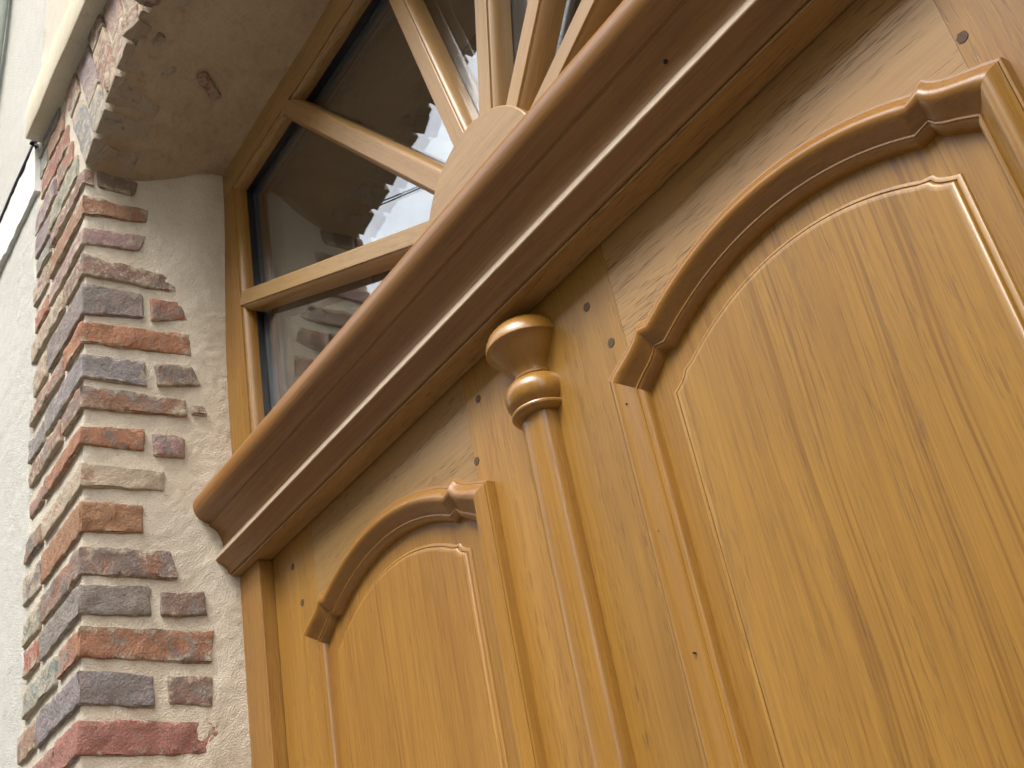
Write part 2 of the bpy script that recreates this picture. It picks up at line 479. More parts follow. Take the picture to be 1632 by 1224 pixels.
def brick(corners, color, smear=0.2, seed=0, r=0.0026, res=0.0075, amp=0.0014, edge_amp=0.0060):
    """corners: 8 points, index bits x,y,z (0/1) of the brick's box"""
    c = np.array(corners, float).reshape(2, 2, 2, 3)
    L = [np.linalg.norm(c[1, 0, 0] - c[0, 0, 0]), np.linalg.norm(c[0, 1, 0] - c[0, 0, 0]), np.linalg.norm(c[0, 0, 1] - c[0, 0, 0])]
    ax = [nonuni(l, int(round(l / res)), min(r, l * 0.2)) for l in L]
    verts = {}; V = []; F = []
    n = [len(a) for a in ax]
    def vid(i, j, k):
        key = (i, j, k)
        if key not in verts:
            verts[key] = len(V); V.append((ax[0][i], ax[1][j], ax[2][k]))
        return verts[key]
    for d in range(3):
        e, f = [q for q in range(3) if q != d]
        for side in (0, n[d] - 1):
            for a in range(n[e] - 1):
                for b in range(n[f] - 1):
                    q = []
                    for (da, db) in ((0, 0), (1, 0), (1, 1), (0, 1)):
                        idx = [0, 0, 0]; idx[d] = side; idx[e] = a + da; idx[f] = b + db
                        q.append(vid(*idx))
                    flip = (side == 0) ^ (d == 1)
                    F.append(q[::-1] if flip else q)
    V = np.array(V); Ls = np.array(L)
    rr = np.minimum(r, Ls * 0.2)
    q = np.clip(V, rr, Ls - rr); dd = V - q
    ln = np.linalg.norm(dd, axis=1, keepdims=True); ln[ln == 0] = 1
    V = q + dd / ln * rr.min()
    t = V / Ls
    u, v, w = t[:, 0:1], t[:, 1:2], t[:, 2:3]
    P = 0
    for a in (0, 1):
        for b in (0, 1):
            for k in (0, 1):
                P = P + (u if a else 1 - u) * (v if b else 1 - v) * (w if k else 1 - w) * c[a, b, k]
    # outward push with noise
    nrm = (V - np.clip(V, rr * 1.01, Ls - rr * 1.01)); nl = np.linalg.norm(nrm, axis=1, keepdims=True); nl[nl == 0] = 1
    nrm = nrm / nl
    s0 = P + seed * 3.17
    nd = amp * fbm(s0, 38.0, 3, seed % 97) + edge_amp * np.minimum(0, fbm(s0, 34.0, 2, 5 + seed % 89) + 0.05) * (np.count_nonzero(np.abs(nrm) > 0.3, axis=1) > 1)
    P = P + nrm * nd[:, None]
    jit = np.stack([fbm(s0 + 5.1 * q, 45.0, 2, 200 + q) for q in range(3)], 1)
    P = P + jit * 0.0016
    o = mesh('brick', P, F, M['brick'], wall, smooth=50)
    o.color = (*color, smear)
    return o

def qbox_jamb(yz, x0, x1, color, smear, seed):
    """yz = TL TR BR BL on the reveal (y,z); x0 back .. x1 front"""
    TL, TR, BR, BL = yz
    cs = []
    for X in (x0, x1):
        for b in (0, 1):
            for k in (0, 1):
                p = (TR if k else BR) if b else (TL if k else BL)
                cs.append((X, p[0], p[1]))
    return brick(cs, color, smear, seed)

# pixel quads of the photograph converted to metres on the reveal plane (y, z)
JR = [
    (1, 1, 'brown', 0.5, 0, [(-0.2922, 3.1837), (-0.2746, 3.1816), (-0.2745, 3.1414), (-0.2937, 3.143)]),
    (1, 0, 'plum', 0.35, 0, [(-0.2697, 3.1816), (-0.1901, 3.1789), (-0.197, 3.1424), (-0.2672, 3.1422)]),
    (1, 0, 'grey', 0.9, 0.002, [(-0.162, 3.1833), (-0.1173, 3.198), (-0.1184, 3.1627), (-0.1537, 3.1514)]),
    (2, 1, 'red', 0.35, 0, [(-0.2917, 3.1158), (-0.1676, 3.1114), (-0.173, 3.0811), (-0.2932, 3.065)]),
    (3, 1, 'pink', 0.5, 0, [(-0.293, 3.0361), (-0.1736, 3.0479), (-0.1879, 3.0084), (-0.2927, 2.9941)]),
    (4, 1, 'brown', 0.55, 0.001, [(-0.2949, 2.9712), (-0.0919, 2.9607), (-0.0934, 2.9241), (-0.2945, 2.9233)]),
    (5, 1, 'grey', 0.15, 0, [(-0.2962, 2.9035), (-0.1824, 2.9052), (-0.1834, 2.8501), (-0.2957, 2.8361)]),
    (5, 0, 'red', 0.3, 0.001, [(-0.1699, 2.898), (-0.0826, 2.9087), (-0.0807, 2.8648), (-0.1692, 2.8483)]),
    (6, 1, 'orange', 0.3, 0, [(-0.2937, 2.818), (-0.0919, 2.8333), (-0.0938, 2.7844), (-0.2934, 2.7732)]),
    (7, 1, 'blue', 0.3, 0, [(-0.2968, 2.7475), (-0.1817, 2.7546), (-0.1781, 2.7023), (-0.2946, 2.6984)]),
    (7, 0, 'brown', 0.45, 0.0015, [(-0.1631, 2.7511), (-0.0936, 2.7606), (-0.0794, 2.7204), (-0.1601, 2.7056)]),
    (8, 1, 'red', 0.4, 0, [(-0.2963, 2.6826), (-0.1084, 2.6866), (-0.1075, 2.6495), (-0.2945, 2.6378)]),
    (8, 0, 'brown', 0.7, 0.002, [(-0.0994, 2.6734), (-0.073, 2.6752), (-0.0702, 2.6569), (-0.0978, 2.655)]),
    (9, 1, 'orange', 0.15, 0, [(-0.2943, 2.6004), (-0.1856, 2.6111), (-0.1864, 2.5681), (-0.2919, 2.5664)]),
    (9, 0, 'pink', 0.45, 0.0015, [(-0.1722, 2.6068), (-0.1139, 2.6028), (-0.113, 2.5632), (-0.1698, 2.5604)]),
    (10, 1, 'red', 1.0, 0.0005, [(-0.2916, 2.5303), (-0.1516, 2.5306), (-0.1537, 2.4936), (-0.2913, 2.4855)]),
    (11, 1, 'orange', 0.12, 0, [(-0.2945, 2.4597), (-0.1922, 2.4608), (-0.1931, 2.4102), (-0.2923, 2.402)]),
    (12, 1, 'red', 0.35, 0, [(-0.2938, 2.3764), (-0.1449, 2.3822), (-0.1325, 2.3308), (-0.2917, 2.3265)]),
    (13, 1, 'grey', 0.15, 0, [(-0.2923, 2.3107), (-0.1812, 2.316), (-0.1813, 2.2639), (-0.2912, 2.2611)]),
    (13, 0, 'plum', 0.2, 0.001, [(-0.1644, 2.3076), (-0.0908, 2.3102), (-0.085, 2.2685), (-0.1638, 2.2647)]),
    (14, 1, 'orange', 0.35, 0, [(-0.2927, 2.2424), (-0.0768, 2.2424), (-0.0814, 2.1868), (-0.2907, 2.1919)]),
    (15, 1, 'blue', 0.15, 0, [(-0.2905, 2.172), (-0.1785, 2.1651), (-0.1797, 2.1142), (-0.2908, 2.1175)]),
    (15, 0, 'plum', 0.4, 0.001, [(-0.1576, 2.1654), (-0.0825, 2.1652), (-0.0849, 2.1154), (-0.157, 2.1189)]),
    (16, 1, 'red', 0.2, 0, [(-0.2903, 2.0956), (-0.0771, 2.0911), (-0.0785, 2.038), (-0.2902, 2.0411)]),
    (17, 1, 'grey', 0.2, 0, [(-0.2897, 2.0205), (-0.1756, 2.0173), (-0.1768, 1.9655), (-0.2893, 1.9687)]),
    (17, 0, 'red', 0.2, 0, [(-0.156, 2.0167), (-0.0776, 2.0145), (-0.0804, 1.9631), (-0.1576, 1.9646)]),
    (18, 1, 'red', 0.2, 0, [(-0.2892, 1.9494), (-0.0755, 1.9404), (-0.0785, 1.8856), (-0.2888, 1.8963)]),
]
CORN = {}
sd = 11
for (row, corner, col, smear, off, quad) in JR:
    sd += 1
    base = PAL[col]; j = [rnd.uniform(0.88, 1.12) for _ in range(3)]
    colr = tuple(b * k for b, k in zip(base, j))
    if corner:
        quad = [list(p) for p in quad]
        quad[0][0] = FY - 0.0035 - rnd.uniform(0, 0.002); quad[3][0] = FY - 0.0035 - rnd.uniform(0, 0.002)
        ln = quad[1][0] - FY
        lf = 0.108 if ln > 0.15 else 0.218
        lf += rnd.uniform(-0.006, 0.006)
        qbox_jamb(quad, -lf, 0.0035 + off, colr, smear, sd)
        CORN[row] = (lf, (quad[0][1], quad[3][1]))
    else:
        qbox_jamb(quad, -0.09, 0.0035 + off, colr, smear, sd)

FCOL = ['red', 'brown', 'pink', 'orange', 'blue', 'red', 'brown', 'grey', 'plum', 'pink', 'blue']
def facade_brick(x0, x1, z0, z1, seed, tilt=0.0, col=None, smear=None, dep=0.09):
    a = (x0, z1 + tilt); cs = []
    for X in (x0, x1):
        for Y in (FY - 0.003 - rnd.uniform(-0.001, 0.003), FY + dep):
            for Zk in (z0, z1):
                cs.append((X, Y, Zk + rnd.uniform(-0.002, 0.002)))
    base = PAL[col or rnd.choice(FCOL)]
    colr = tuple(b * rnd.uniform(0.85, 1.2) for b in base)
    return brick(cs, colr, rnd.uniform(0.3, 0.75) if smear is None else smear, seed)

rows = sorted(CORN.items(), key=lambda q: -q[1][1][0])
for row, (lf, (zt, zb)) in rows:
    x = -lf - 0.013
    end = float(xbound(np.array([0.5 * (zt + zb)]))[0]) + rnd.uniform(-0.012, 0.012)
    nxt = [0.218, 0.108] if lf < 0.15 else [0.108, 0.1]
    for L_ in nxt:
        if x - end < 0.035: break
        L2 = min(L_ + rnd.uniform(-0.008, 0.008), x - end)
        sd += 1
        facade_brick(x - L2, x, zb + rnd.uniform(-0.002, 0.003), zt + rnd.uniform(-0.003, 0.002), sd)
        x -= L2 + 0.012
# courses above the springing, ending at the skewback
TA = math.radians(26)
z = rows[0][1][1][0] + 0.012
k = 0
while z < 3.60:
    zt = z + 0.058
    xe = -0.012 - max(0.0, (z + zt) / 2 - 3.19) * math.tan(TA) - 0.012
    end = -0.30 + rnd.uniform(-0.03, 0.01) if z > 3.35 else -0.335 + rnd.uniform(-0.01, 0.01)
    x = xe
    seq = [0.108, 0.218, 0.108] if k % 2 else [0.19, 0.108, 0.1]
    for L_ in seq:
        if x - end < 0.04: break
        L2 = min(L_, x - end); sd += 1
        facade_brick(x - L2, x, z, zt, sd)
        x -= L2 + 0.012
    z += 0.0705; k += 1

# voussoirs, two rings fanning over the opening
CX, CZ = 0.848, 3.19 - 0.848 / math.tan(TA)
def vouss(a0, a1, r0, r1, seed, foot=None, col=None):
    cs = []
    yf = FY - 0.003 - rnd.uniform(-0.001, 0.004)
    for a in (a0, a1):
        for Y in (yf, FY + 0.09):
            for r_ in (foot(a) if foot else r0, r1):
                cs.append((CX + r_ * math.sin(a), Y, CZ + r_ * math.cos(a)))
    base = PAL[col or rnd.choice(['red', 'pink', 'blue', 'brown', 'plum', 'grey', 'pink'])]
    colr = tuple(b * rnd.uniform(0.85, 1.2) for b in base)
    return brick(cs, colr, rnd.uniform(0.3, 0.75), seed, r=0.0018, res=0.012, amp=0.0009, edge_amp=0.0018)
def footr(a_):
    q_ = (3.19 - CZ) / math.cos(a_)
    for _ in range(8):
        q_ = (float(zarch(np.array([CX + q_ * math.sin(a_)]))[0]) - CZ) / math.cos(a_)
    return q_ + 0.0004
a = -TA + 0.004
i = 0
while a < TA * 0.2:
    # radius where the intrados lies
    am = a + 0.017
    rr = (3.19 - CZ) / math.cos(am)
    for _ in range(6):
        xx = CX + rr * math.sin(am); rr = (float(zarch(np.array([xx]))[0]) - CZ) / math.cos(am)
    wd = 0.058 / rr
    r0 = rr - 0.0012 + rnd.uniform(-0.0012, 0.0008)
    sd += 1
    if i % 2 == 0:
        vouss(a, a + wd, r0, r0 + 0.215, sd, footr); sd += 1
        vouss(a, a + wd, r0 + 0.228, r0 + 0.335, sd)
    else:
        vouss(a, a + wd, r0, r0 + 0.105, sd, footr); sd += 1
        vouss(a, a + wd, r0 + 0.118, r0 + 0.333, sd)
    a += wd + 0.0125 / rr; i += 1

# brick faces showing through the soffit render
SB = [(0.249, -0.133, 0.07, 0.022, -0.9, 'red'), (0.296, -0.29, 0.05, 0.03, 0.3, 'plum'), (0.299, -0.249, 0.03, 0.015, 0.2, 'grey'), (0.38, -0.3, 0.06, 0.03, 0.4, 'grey'), (0.172, -0.281, 0.045, 0.03, 0.5, 'plum'), (0.028, -0.261, 0.06, 0.03, 0.2, 'brown'), (0.401, -0.239, 0.04, 0.02, 0.5, 'brown'), (0.247, -0.212, 0.03, 0.01, 0.5, 'grey')]
for (x, y, sx, sy, rot, col) in SB:
    sd += 1
    zf = float(zarch(np.array([x]))[0]); t_ = (y - FY) / (abs(FY) + 0.03)
    zz = zf * (1 - t_) + 3.212 * t_
    cr, sr = math.cos(rot), math.sin(rot); cs = []
    for a_ in (-sx / 2, sx / 2):
        for b_ in (-sy / 2, sy / 2):
            for k_ in (-0.0015, 0.05):
                cs.append((x + a_ * cr - b_ * sr, y + a_ * sr + b_ * cr, zz + k_))
    brick(cs, PAL[col], 0.35 if col == 'red' else 0.6, sd, res=0.012, edge_amp=0.008)

# string course over the quoin (projecting ledge) and the limewashed band beside it
def ledge():
    zs0, zs1 = 3.505, 3.64
    prof = [(FY + 0.02, zs0), (FY - 0.041, zs0 - 0.001), (FY - 0.043, zs0 + 0.004), (FY - 0.038, zs1 - 0.02), (FY - 0.034, zs1), (FY + 0.02, zs1 + 0.02)]
    xs = np.linspace(-0.302, 2.1, 160)
    V = []; n = len(prof)
    for x in xs:
        P = np.array([(x, p[0], p[1]) for p in prof])
        P[:, 1] += 0.0008 * fbm(P, 20, 2, 77) ; P[:, 2] += 0.0007 * fbm(P, 9, 2, 78) + 0.0007 * fbm(P, 60, 2, 79)
        V += P.tolist()
    F = []
    for a_ in range(len(xs) - 1):
        for b_ in range(n):
            c_ = (b_ + 1) % n
            F.append([a_ * n + b_, a_ * n + c_, (a_ + 1) * n + c_, (a_ + 1) * n + b_])
    F.append(list(range(n))); F.append([(len(xs) - 1) * n + b_ for b_ in range(n)])
    return fix_normals(mesh('string_course', V, F, M['stone'], wall, smooth=30))
ledge()

def band():
    xs = np.concatenate([np.linspace(-4.0, -1.5, 40, endpoint=False), np.linspace(-1.5, -0.33, 150)]); ts = np.linspace(0, 1, 10)
    X, T = np.meshgrid(xs, ts, indexing='ij'); X = X.ravel(); T = T.ravel()
    p = np.stack([X, 0 * X, 0 * X], 1)
    z0 = 3.385 + 0.006 * fbm(p, 18, 3, 61); z1 = 3.525
    Z = z0 * (1 - T) + z1 * T
    P = np.stack([X, 0 * X, Z], 1)
    Y = FY - 0.012 + 0.0015 * fbm(P, 30, 2, 63)
    nt = len(ts)
    V = np.stack([X, Y, Z], 1).tolist()
    F = grid_faces(len(xs), nt)[:, ::-1].tolist()
    base = len(V)
    for q in range(len(xs)):                      # lower lip and right end turn back into the wall
        V.append((xs[q], FY + 0.012, float(z0[q * nt]) + 0.001))
    for q in range(len(xs) - 1):
        F.append([q * nt, (q + 1) * nt, base + q + 1, base + q])
    e0 = (len(xs) - 1) * nt; b2 = len(V)
    for q in range(nt): V.append((xs[-1] + 0.001, FY + 0.012, V[e0 + q][2]))
    for q in range(nt - 1): F.append([e0 + q, b2 + q, b2 + q + 1, e0 + q + 1])
    return fix_normals(mesh('limewashed_band', V, F, M['limewash'], wall, smooth=40))
band()

# cable along the wall
def tube(name, pts, r, mat, parent=None, n=10):
    V = []; F = []
    pts = [Vector(p) for p in pts]
    for i_, p in enumerate(pts):
        d = (pts[min(i_ + 1, len(pts) - 1)] - pts[max(i_ - 1, 0)]).normalized()
        u = d.orthogonal().normalized() if abs(d.z) > 0.9 else d.cross(Vector((0, 0, 1))).normalized()
        w = d.cross(u)
        for k_ in range(n):
            a_ = 2 * PI * k_ / n
            V.append(tuple(p + u * r * math.cos(a_) + w * r * math.sin(a_)))
    for i_ in range(len(pts) - 1):
        for k_ in range(n):
            c_ = (k_ + 1) % n
            F.append([i_ * n + k_, i_ * n + c_, (i_ + 1) * n + c_, (i_ + 1) * n + k_])
    F.append(list(range(n))); F.append([(len(pts) - 1) * n + k_ for k_ in range(n)])
    return fix_normals(mesh(name, V, F, mat, parent, smooth=60))
cpts = [(-4.0, FY - 0.012, 3.532)] + [(-1.6 + 1.27 * q / 24, FY - 0.012 - 0.0006 * math.sin(q * 1.3), 3.532 + 0.001 * math.sin(q * 0.9)) for q in range(25)] + [(-0.322, FY - 0.02, 3.520), (-0.315, FY - 0.024, 3.508), (-0.318, FY - 0.012, 3.500)]
cb = tube('wall_cable', cpts, 0.0055, M['cable'])
tag(cb, 'thin black cable running along the white band at the left edge', 'cable')

for q, (wa, wb) in enumerate([((-7.803, -4.0, 9.795), (3.35, -4.0, 4.647)), ((-7.782, -4.0, 9.855), (3.313, -4.0, 4.578))]):
    wa = Vector(wa); wb = Vector(wb)
    ow = tube('overhead_wire', [wa.lerp(wb, t_ / 20) - Vector((0, 0, 0.10 * math.sin(PI * t_ / 20))) for t_ in range(21)], 0.007, M['cable'], None, 6)
    tag(ow, ['lower black street wire mirrored in the fanlight glass', 'upper black street wire mirrored in the fanlight glass'][q], 'cable', 'overhead street wires')

pp = empty('downpipe', (-0.80, FY - 0.06, 4.2))
tag(pp, 'pale green painted pipe at the upper left corner of the wall', 'pipe')
d_ = Vector((0.078, 0, 0.27)).normalized(); c0 = Vector((-0.79, FY - 0.05, 4.10))
tube('pipe_length', [c0 + d_ * q for q in (-4.0, -0.8, 0.0, 0.6, 1.6)], 0.042, M['pipe'], pp, 20)
for q in (-0.5, 0.9):
    tube('pipe_bracket', [c0 + d_ * (q - 0.012), c0 + d_ * (q + 0.012)], 0.047, M['spacer'], pp, 20)

# ------------------------------------------------------------------ house across the street, added unseen to block low sky; mirrored in varnish and glass
opp = empty('added_street_house', (0, -7.6, 0))
tag(opp, 'plain rendered house across the narrow street, added unseen to block low sky', 'house')
M['opp_wall'] = plaster('far_render', (0.42, 0.37, 0.29), (0.36, 0.31, 0.24), 0.4)
M['roof'] = simple('slate_roof', (0.09, 0.09, 0.10), 0.7, nscale=30, var=0.3)
box('wall', (-14, -12.0, 0), (12, -7.6, 9.0), M['opp_wall'], opp)
M['dark_glass'] = simple('dark_window', (0.03, 0.035, 0.04), 0.1)
for wx in range(-12, 12, 3):
    for wz in (1.0, 3.8, 6.5):
        wf = box('window', (wx, -7.62, wz), (wx + 1.0, -7.5, wz + 1.5), M['limewash'], opp)
        box('window_pane', (wx + 0.08, -7.49, wz + 0.08), (wx + 0.92, -7.485, wz + 1.42), M['dark_glass'], wf)
rv = [(x, y, z) for x in (-14.2, 12.2) for y, z in ((-7.25, 8.85), (-7.25, 9.05), (-9.8, 10.3), (-12.3, 9.05), (-12.3, 8.85))]
rf = fix_normals(mesh('roof', rv, [[0, 1, 6, 5], [1, 2, 7, 6], [2, 3, 8, 7], [3, 4, 9, 8], [4, 0, 5, 9], [0, 4, 3, 2, 1], [5, 6, 7, 8, 9]], M['roof'], opp))

# ------------------------------------------------------------------ room behind
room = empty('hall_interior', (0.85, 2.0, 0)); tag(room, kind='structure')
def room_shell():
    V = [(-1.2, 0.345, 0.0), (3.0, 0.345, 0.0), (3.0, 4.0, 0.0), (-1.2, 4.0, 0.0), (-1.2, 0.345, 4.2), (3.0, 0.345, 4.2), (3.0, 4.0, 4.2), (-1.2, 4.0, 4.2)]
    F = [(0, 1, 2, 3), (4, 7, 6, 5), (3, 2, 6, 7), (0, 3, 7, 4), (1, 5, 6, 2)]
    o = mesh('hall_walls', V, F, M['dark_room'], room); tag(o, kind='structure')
room_shell()

# ------------------------------------------------------------------ door frame with transom
frame = empty('door_frame', (W / 2, 0, 0))
tag(frame, 'honey oak door frame with heavy moulded transom between doors and fanlight', 'door frame')
box('post', (-0.02, -0.025, 0), (0.0805, 0.045, 2.3415), M['oak_v'], frame, 0.0015)
box('post', (W - 0.0805, -0.025, 0), (W + 0.02, 0.045, 2.3415), M['oak_v'], frame, 0.0015)
box('head', (-0.02, -0.0405, 2.342), (W + 0.02, -0.0015, 2.50), M['oak_h'], frame, 0.001)
tp = [(-0.0395, 2.520), (-0.060, 2.508), (-0.076, 2.502), (-0.086, 2.4970), (-0.0940, 2.4905), (-0.0995, 2.4825), (-0.1022, 2.4730), (-0.1016, 2.4625), (-0.0980, 2.4530), (-0.0915, 2.4455), (-0.083, 2.4405), (-0.0755, 2.4385),
      (-0.0745, 2.4362), (-0.0755, 2.4340), (-0.0690, 2.4305), (-0.0615, 2.4235), (-0.0560, 2.4145), (-0.0530, 2.4050), (-0.0518, 2.3965), (-0.0520, 2.3950), (-0.0530, 2.3935), (-0.0658, 2.3722), (-0.0660, 2.3700), (-0.0640, 2.3670),
      (-0.0570, 2.3630), (-0.0515, 2.3590), (-0.0475, 2.3530), (-0.0450, 2.3465), (-0.0425, 2.3450), (-0.0425, 2.3475), (-0.0395, 2.3475)]
tr_ = sweep_x('transom', tp, -0.012, W + 0.012, M['oak_transom'], frame, 2, 28)
M['oak_sky_sheen'] = wood('oak_fillet_sky_sheen', 'X', light=(0.52, 0.42, 0.30), dark=(0.36, 0.27, 0.17), lines=0.05, pores=1.0, rough=0.5)  # pale colour stands in for sky reflected along the fillet
fil = sweep_x('fillet', [(-0.0528, 2.3942), (-0.0536, 2.3940), (-0.0664, 2.3727), (-0.0664, 2.3712), (-0.0655, 2.3712)], -0.012, W + 0.012, M['oak_sky_sheen'], frame, 2, 28)
fil['label'] = 'square fillet along the transom, sky sheen painted into its pale colour'
def disc(name, c, nrm, r, mat, parent, h=0.0008, n=14, asp=1.0):
    nrm = Vector(nrm).normalized(); u = nrm.cross(Vector((1, 0, 0))).normalized() if abs(nrm.x) < 0.9 else nrm.cross(Vector((0, 0, 1))).normalized(); w = nrm.cross(u)
    c = Vector(c); V = []
    rr = [r * (1 + 0.10 * math.sin(3 * q + c.x * 50)) for q in range(n)]
    for hh in (-0.004, h):
        for q in range(n):
            a_ = 2 * PI * q / n
            V.append(tuple(c + nrm * hh + u * rr[q] * asp * math.cos(a_) + w * rr[q] * math.sin(a_)))
    F = [[q, (q + 1) % n, n + (q + 1) % n, n + q] for q in range(n)] + [list(range(n))[::-1], [n + q for q in range(n)]]
    return fix_normals(mesh(name, V, F, mat, parent, smooth=40))
for (hx, hy, hz) in [(1.2156, -0.057, 2.4154), (0.4415, -0.057, 2.4181)]:
    disc('nail_hole', (hx, hy, hz), (0, -0.8, -0.35), 0.0028, M['hole'], frame, 0.0006, 12)

# ------------------------------------------------------------------ fanlight
fan = empty('fanlight_window', (W / 2, 0, 2.5))
tag(fan, 'oak fanlight with glazing bars radiating from a half round block above the transom', 'window')
GY = 0.0125
FZ = 3.158
BS = 0.83
# moulded bar section: half profile (across, y)
HB = [(0.0, -0.025), (0.0155, -0.025), (0.0165, -0.0245), (0.0168, -0.0215), (0.0185, -0.0212), (0.0212, -0.0196), (0.0238, -0.0165), (0.0256, -0.0125), (0.0266, -0.008), (0.0268, -0.003), (0.0268, 0.0118)]
def bar(name, p0, p1, mat, parent, hb=HB):
    p0 = Vector(p0); p1 = Vector(p1); L_ = (p1 - p0).length
    prof = [(a * BS, y) for a, y in hb]
    full = [(-a * BS, y) for a, y in hb[::-1]] + prof[1:]
    V = []; F = []; n = len(full)
    for xx in (0, L_):
        for a, y in full: V.append((xx, y, a))
    for q in range(n - 1): F.append([q, q + 1, n + q + 1, n + q])
    F.append([n - 1, 0, n, 2 * n - 1]); F.append(list(range(n))); F.append([n + q for q in range(n)])
    me = bpy.data.meshes.new(name); me.from_pydata(V, [], F); me.polygons.foreach_set('use_smooth', [True] * len(F)); me.set_sharp_from_angle(angle=math.radians(30))
    me.materials.append(mat)
    o = bpy.data.objects.new(name, me); C.objects.link(o); o.parent = parent
    o.location = (p0.x - parent.location.x, 0, p0.z - parent.location.z)
    d = p1 - p0
    o.rotation_euler = (0, -math.atan2(d.z, d.x), 0)
    fix_normals(o)
    return o
# surround
def side_bar(name, xa, sgn, z0, z1, mat):
    # upright of the window frame, moulded on its inner edge
    prof = [(xa - sgn * 0.02, 0.05), (xa - sgn * 0.02, -0.025)] + [(xa + sgn * (0.0675 + a), y) for a, y in HB[1:]] + [(xa + sgn * 0.0945, 0.05)]
    n = len(prof)
    V = [(p[0], p[1], z) for z in (z0, z1) for p in prof]
    F = [[q, (q + 1) % n, n + (q + 1) % n, n + q] for q in range(n)] + [list(range(n)), [n + q for q in range(n)]]
    return fix_normals(mesh(name, V, F, mat, fan, smooth=30))
side_bar('frame_post', 0.0, 1, 2.50, 3.26, M['oak_v'])
side_bar('frame_post', W, -1, 2.50, 3.26, M['oak_v'])
hp = [(0.05, 3.27), (-0.0252, 3.27)] + [(y - 0.0002, FZ + 0.0155 - a) for a, y in HB[1:]] + [(0.05, FZ - 0.0115)]
sweep_x('frame_head', hp, 0.0, W, M['oak_h'], fan, 2, 30)
DC = (0.852, 2.508); DR = 0.134
for k in range(1, 7):
    an = PI - k * PI / 7
    dx, dz = math.cos(an), math.sin(an)
    # run to the frame
    tt = []
    if dx < 0: tt.append((0.086 - DC[0]) / dx)
    else: tt.append((W - 0.086 - DC[0]) / dx)
    tt.append((FZ + 0.003 - DC[1]) / dz)
    L_ = min(tt)
    bar('glazing_bar', (DC[0] + dx * 0.06, 0, DC[1] + dz * 0.06), (DC[0] + dx * L_, 0, DC[1] + dz * L_), M['oak_bar'] if 'oak_bar' in M else M['oak_h'], fan)
# half round sun block
pts = [(DC[0] + DR * math.cos(a_), DC[1] + DR * math.sin(a_)) for a_ in np.linspace(-0.15, PI + 0.15, 72)]
prism_y('half_round_block', pts, -0.0385, 0.0115, M['oak_bar'], fan, 0.0022, smooth=30)
# bottom rail of the window, behind the transom
box('frame_sill', (0.0, -0.0250, 2.502), (W, 0.05, 2.53), M['oak_h'], fan)
# panes: seven sectors in front, one sheet behind
def clip_to_rect(an):
    dx, dz = math.cos(an), math.sin(an); t_ = []
    if dx < -1e-6: t_.append((0.094 - DC[0]) / dx)
    if dx > 1e-6: t_.append((W - 0.094 - DC[0]) / dx)
    if dz > 1e-6: t_.append((FZ - 0.011 - DC[1]) / dz)
    t_ = min(t_); return (DC[0] + dx * t_, DC[1] + dz * t_)
tl = math.atan2(FZ - 0.011 - DC[1], 0.094 - DC[0]); tr2 = math.atan2(FZ - 0.011 - DC[1], W - 0.094 - DC[0])
for k in range(7):
    a0 = PI - k * PI / 7; a1 = PI - (k + 1) * PI / 7
    lim = [a0] + [c_ for c_ in (tl, tr2) if a1 < c_ < a0] + [a1]
    poly = [(DC[0] + 0.03 * math.cos((a0 + a1) / 2), DC[1] + 0.03 * math.sin((a0 + a1) / 2))] + [clip_to_rect(c_) for c_ in lim]
    prism_y('pane', poly, GY, GY + 0.004, M['glass'], fan)
prism_y('inner_pane', [(0.094, 2.51), (W - 0.094, 2.51), (W - 0.094, FZ - 0.011), (0.094, FZ - 0.011)], GY + 0.018, GY + 0.022, M['glass'], fan)
def ring(name, x0, x1, z0, z1, w_, y0, y1, mat):
    V = []
    for y in (y0, y1):
        V += [(x0, y, z0), (x1, y, z0), (x1, y, z1), (x0, y, z1), (x0 + w_, y, z0 + w_), (x1 - w_, y, z0 + w_), (x1 - w_, y, z1 - w_), (x0 + w_, y, z1 - w_)]
    F = []
    for q in range(4):
        c_ = (q + 1) % 4
        F += [[q, c_, 4 + c_, 4 + q], [8 + q, 12 + q, 12 + c_, 8 + c_], [4 + q, 4 + c_, 12 + c_, 12 + q], [q, 8 + q, 8 + c_, c_]]
    return fix_normals(mesh(name, V, F, mat, fan))
ring('gasket', 0.0943, W - 0.0943, 2.51, FZ - 0.0113, 0.0035, 0.001, GY - 0.0002, M['gasket'])
ring('spacer_bar', 0.0965, W - 0.0965, 2.511, FZ - 0.0135, 0.013, GY + 0.0045, GY + 0.0175, M['spacer'])
ring('inner_bead', 0.0943, W - 0.0943, 2.51, FZ - 0.0113, 0.012, GY + 0.0225, 0.049, M['oak_h'])

# ------------------------------------------------------------------ door leaves
LT = 2.352
OUT = [(0.262, 2.1725), (0.250, 2.1785), (0.234, 2.1850), (0.222, 2.1900), (0.212, 2.1950), (0.203, 2.2010), (0.1955, 2.2090)]
INN = [(0.217, 2.135), (0.2095, 2.1405), (0.203, 2.1452), (0.1965, 2.1490), (0.191, 2.1525), (0.186, 2.1565), (0.1820, 2.1625)]
FLO = [(0.188, 2.116), (0.184, 2.1175), (0.180, 2.1195), (0.176, 2.1215), (0.172, 2.1240), (0.1680, 2.1275), (0.1650, 2.1325)]
FLI = [(0.172, 2.1065), (0.1695, 2.1080), (0.1665, 2.1098), (0.163, 2.1120), (0.160, 2.1142), (0.157, 2.1170), (0.1545, 2.1215)]
def densify(pts, k=3):
    out = []
    for a_, b_ in zip(pts[:-1], pts[1:]):
        for q in range(k):
            out.append((a_[0] + (b_[0] - a_[0]) * q / k, a_[1] + (b_[1] - a_[1]) * q / k))
    out.append(pts[-1]); return out
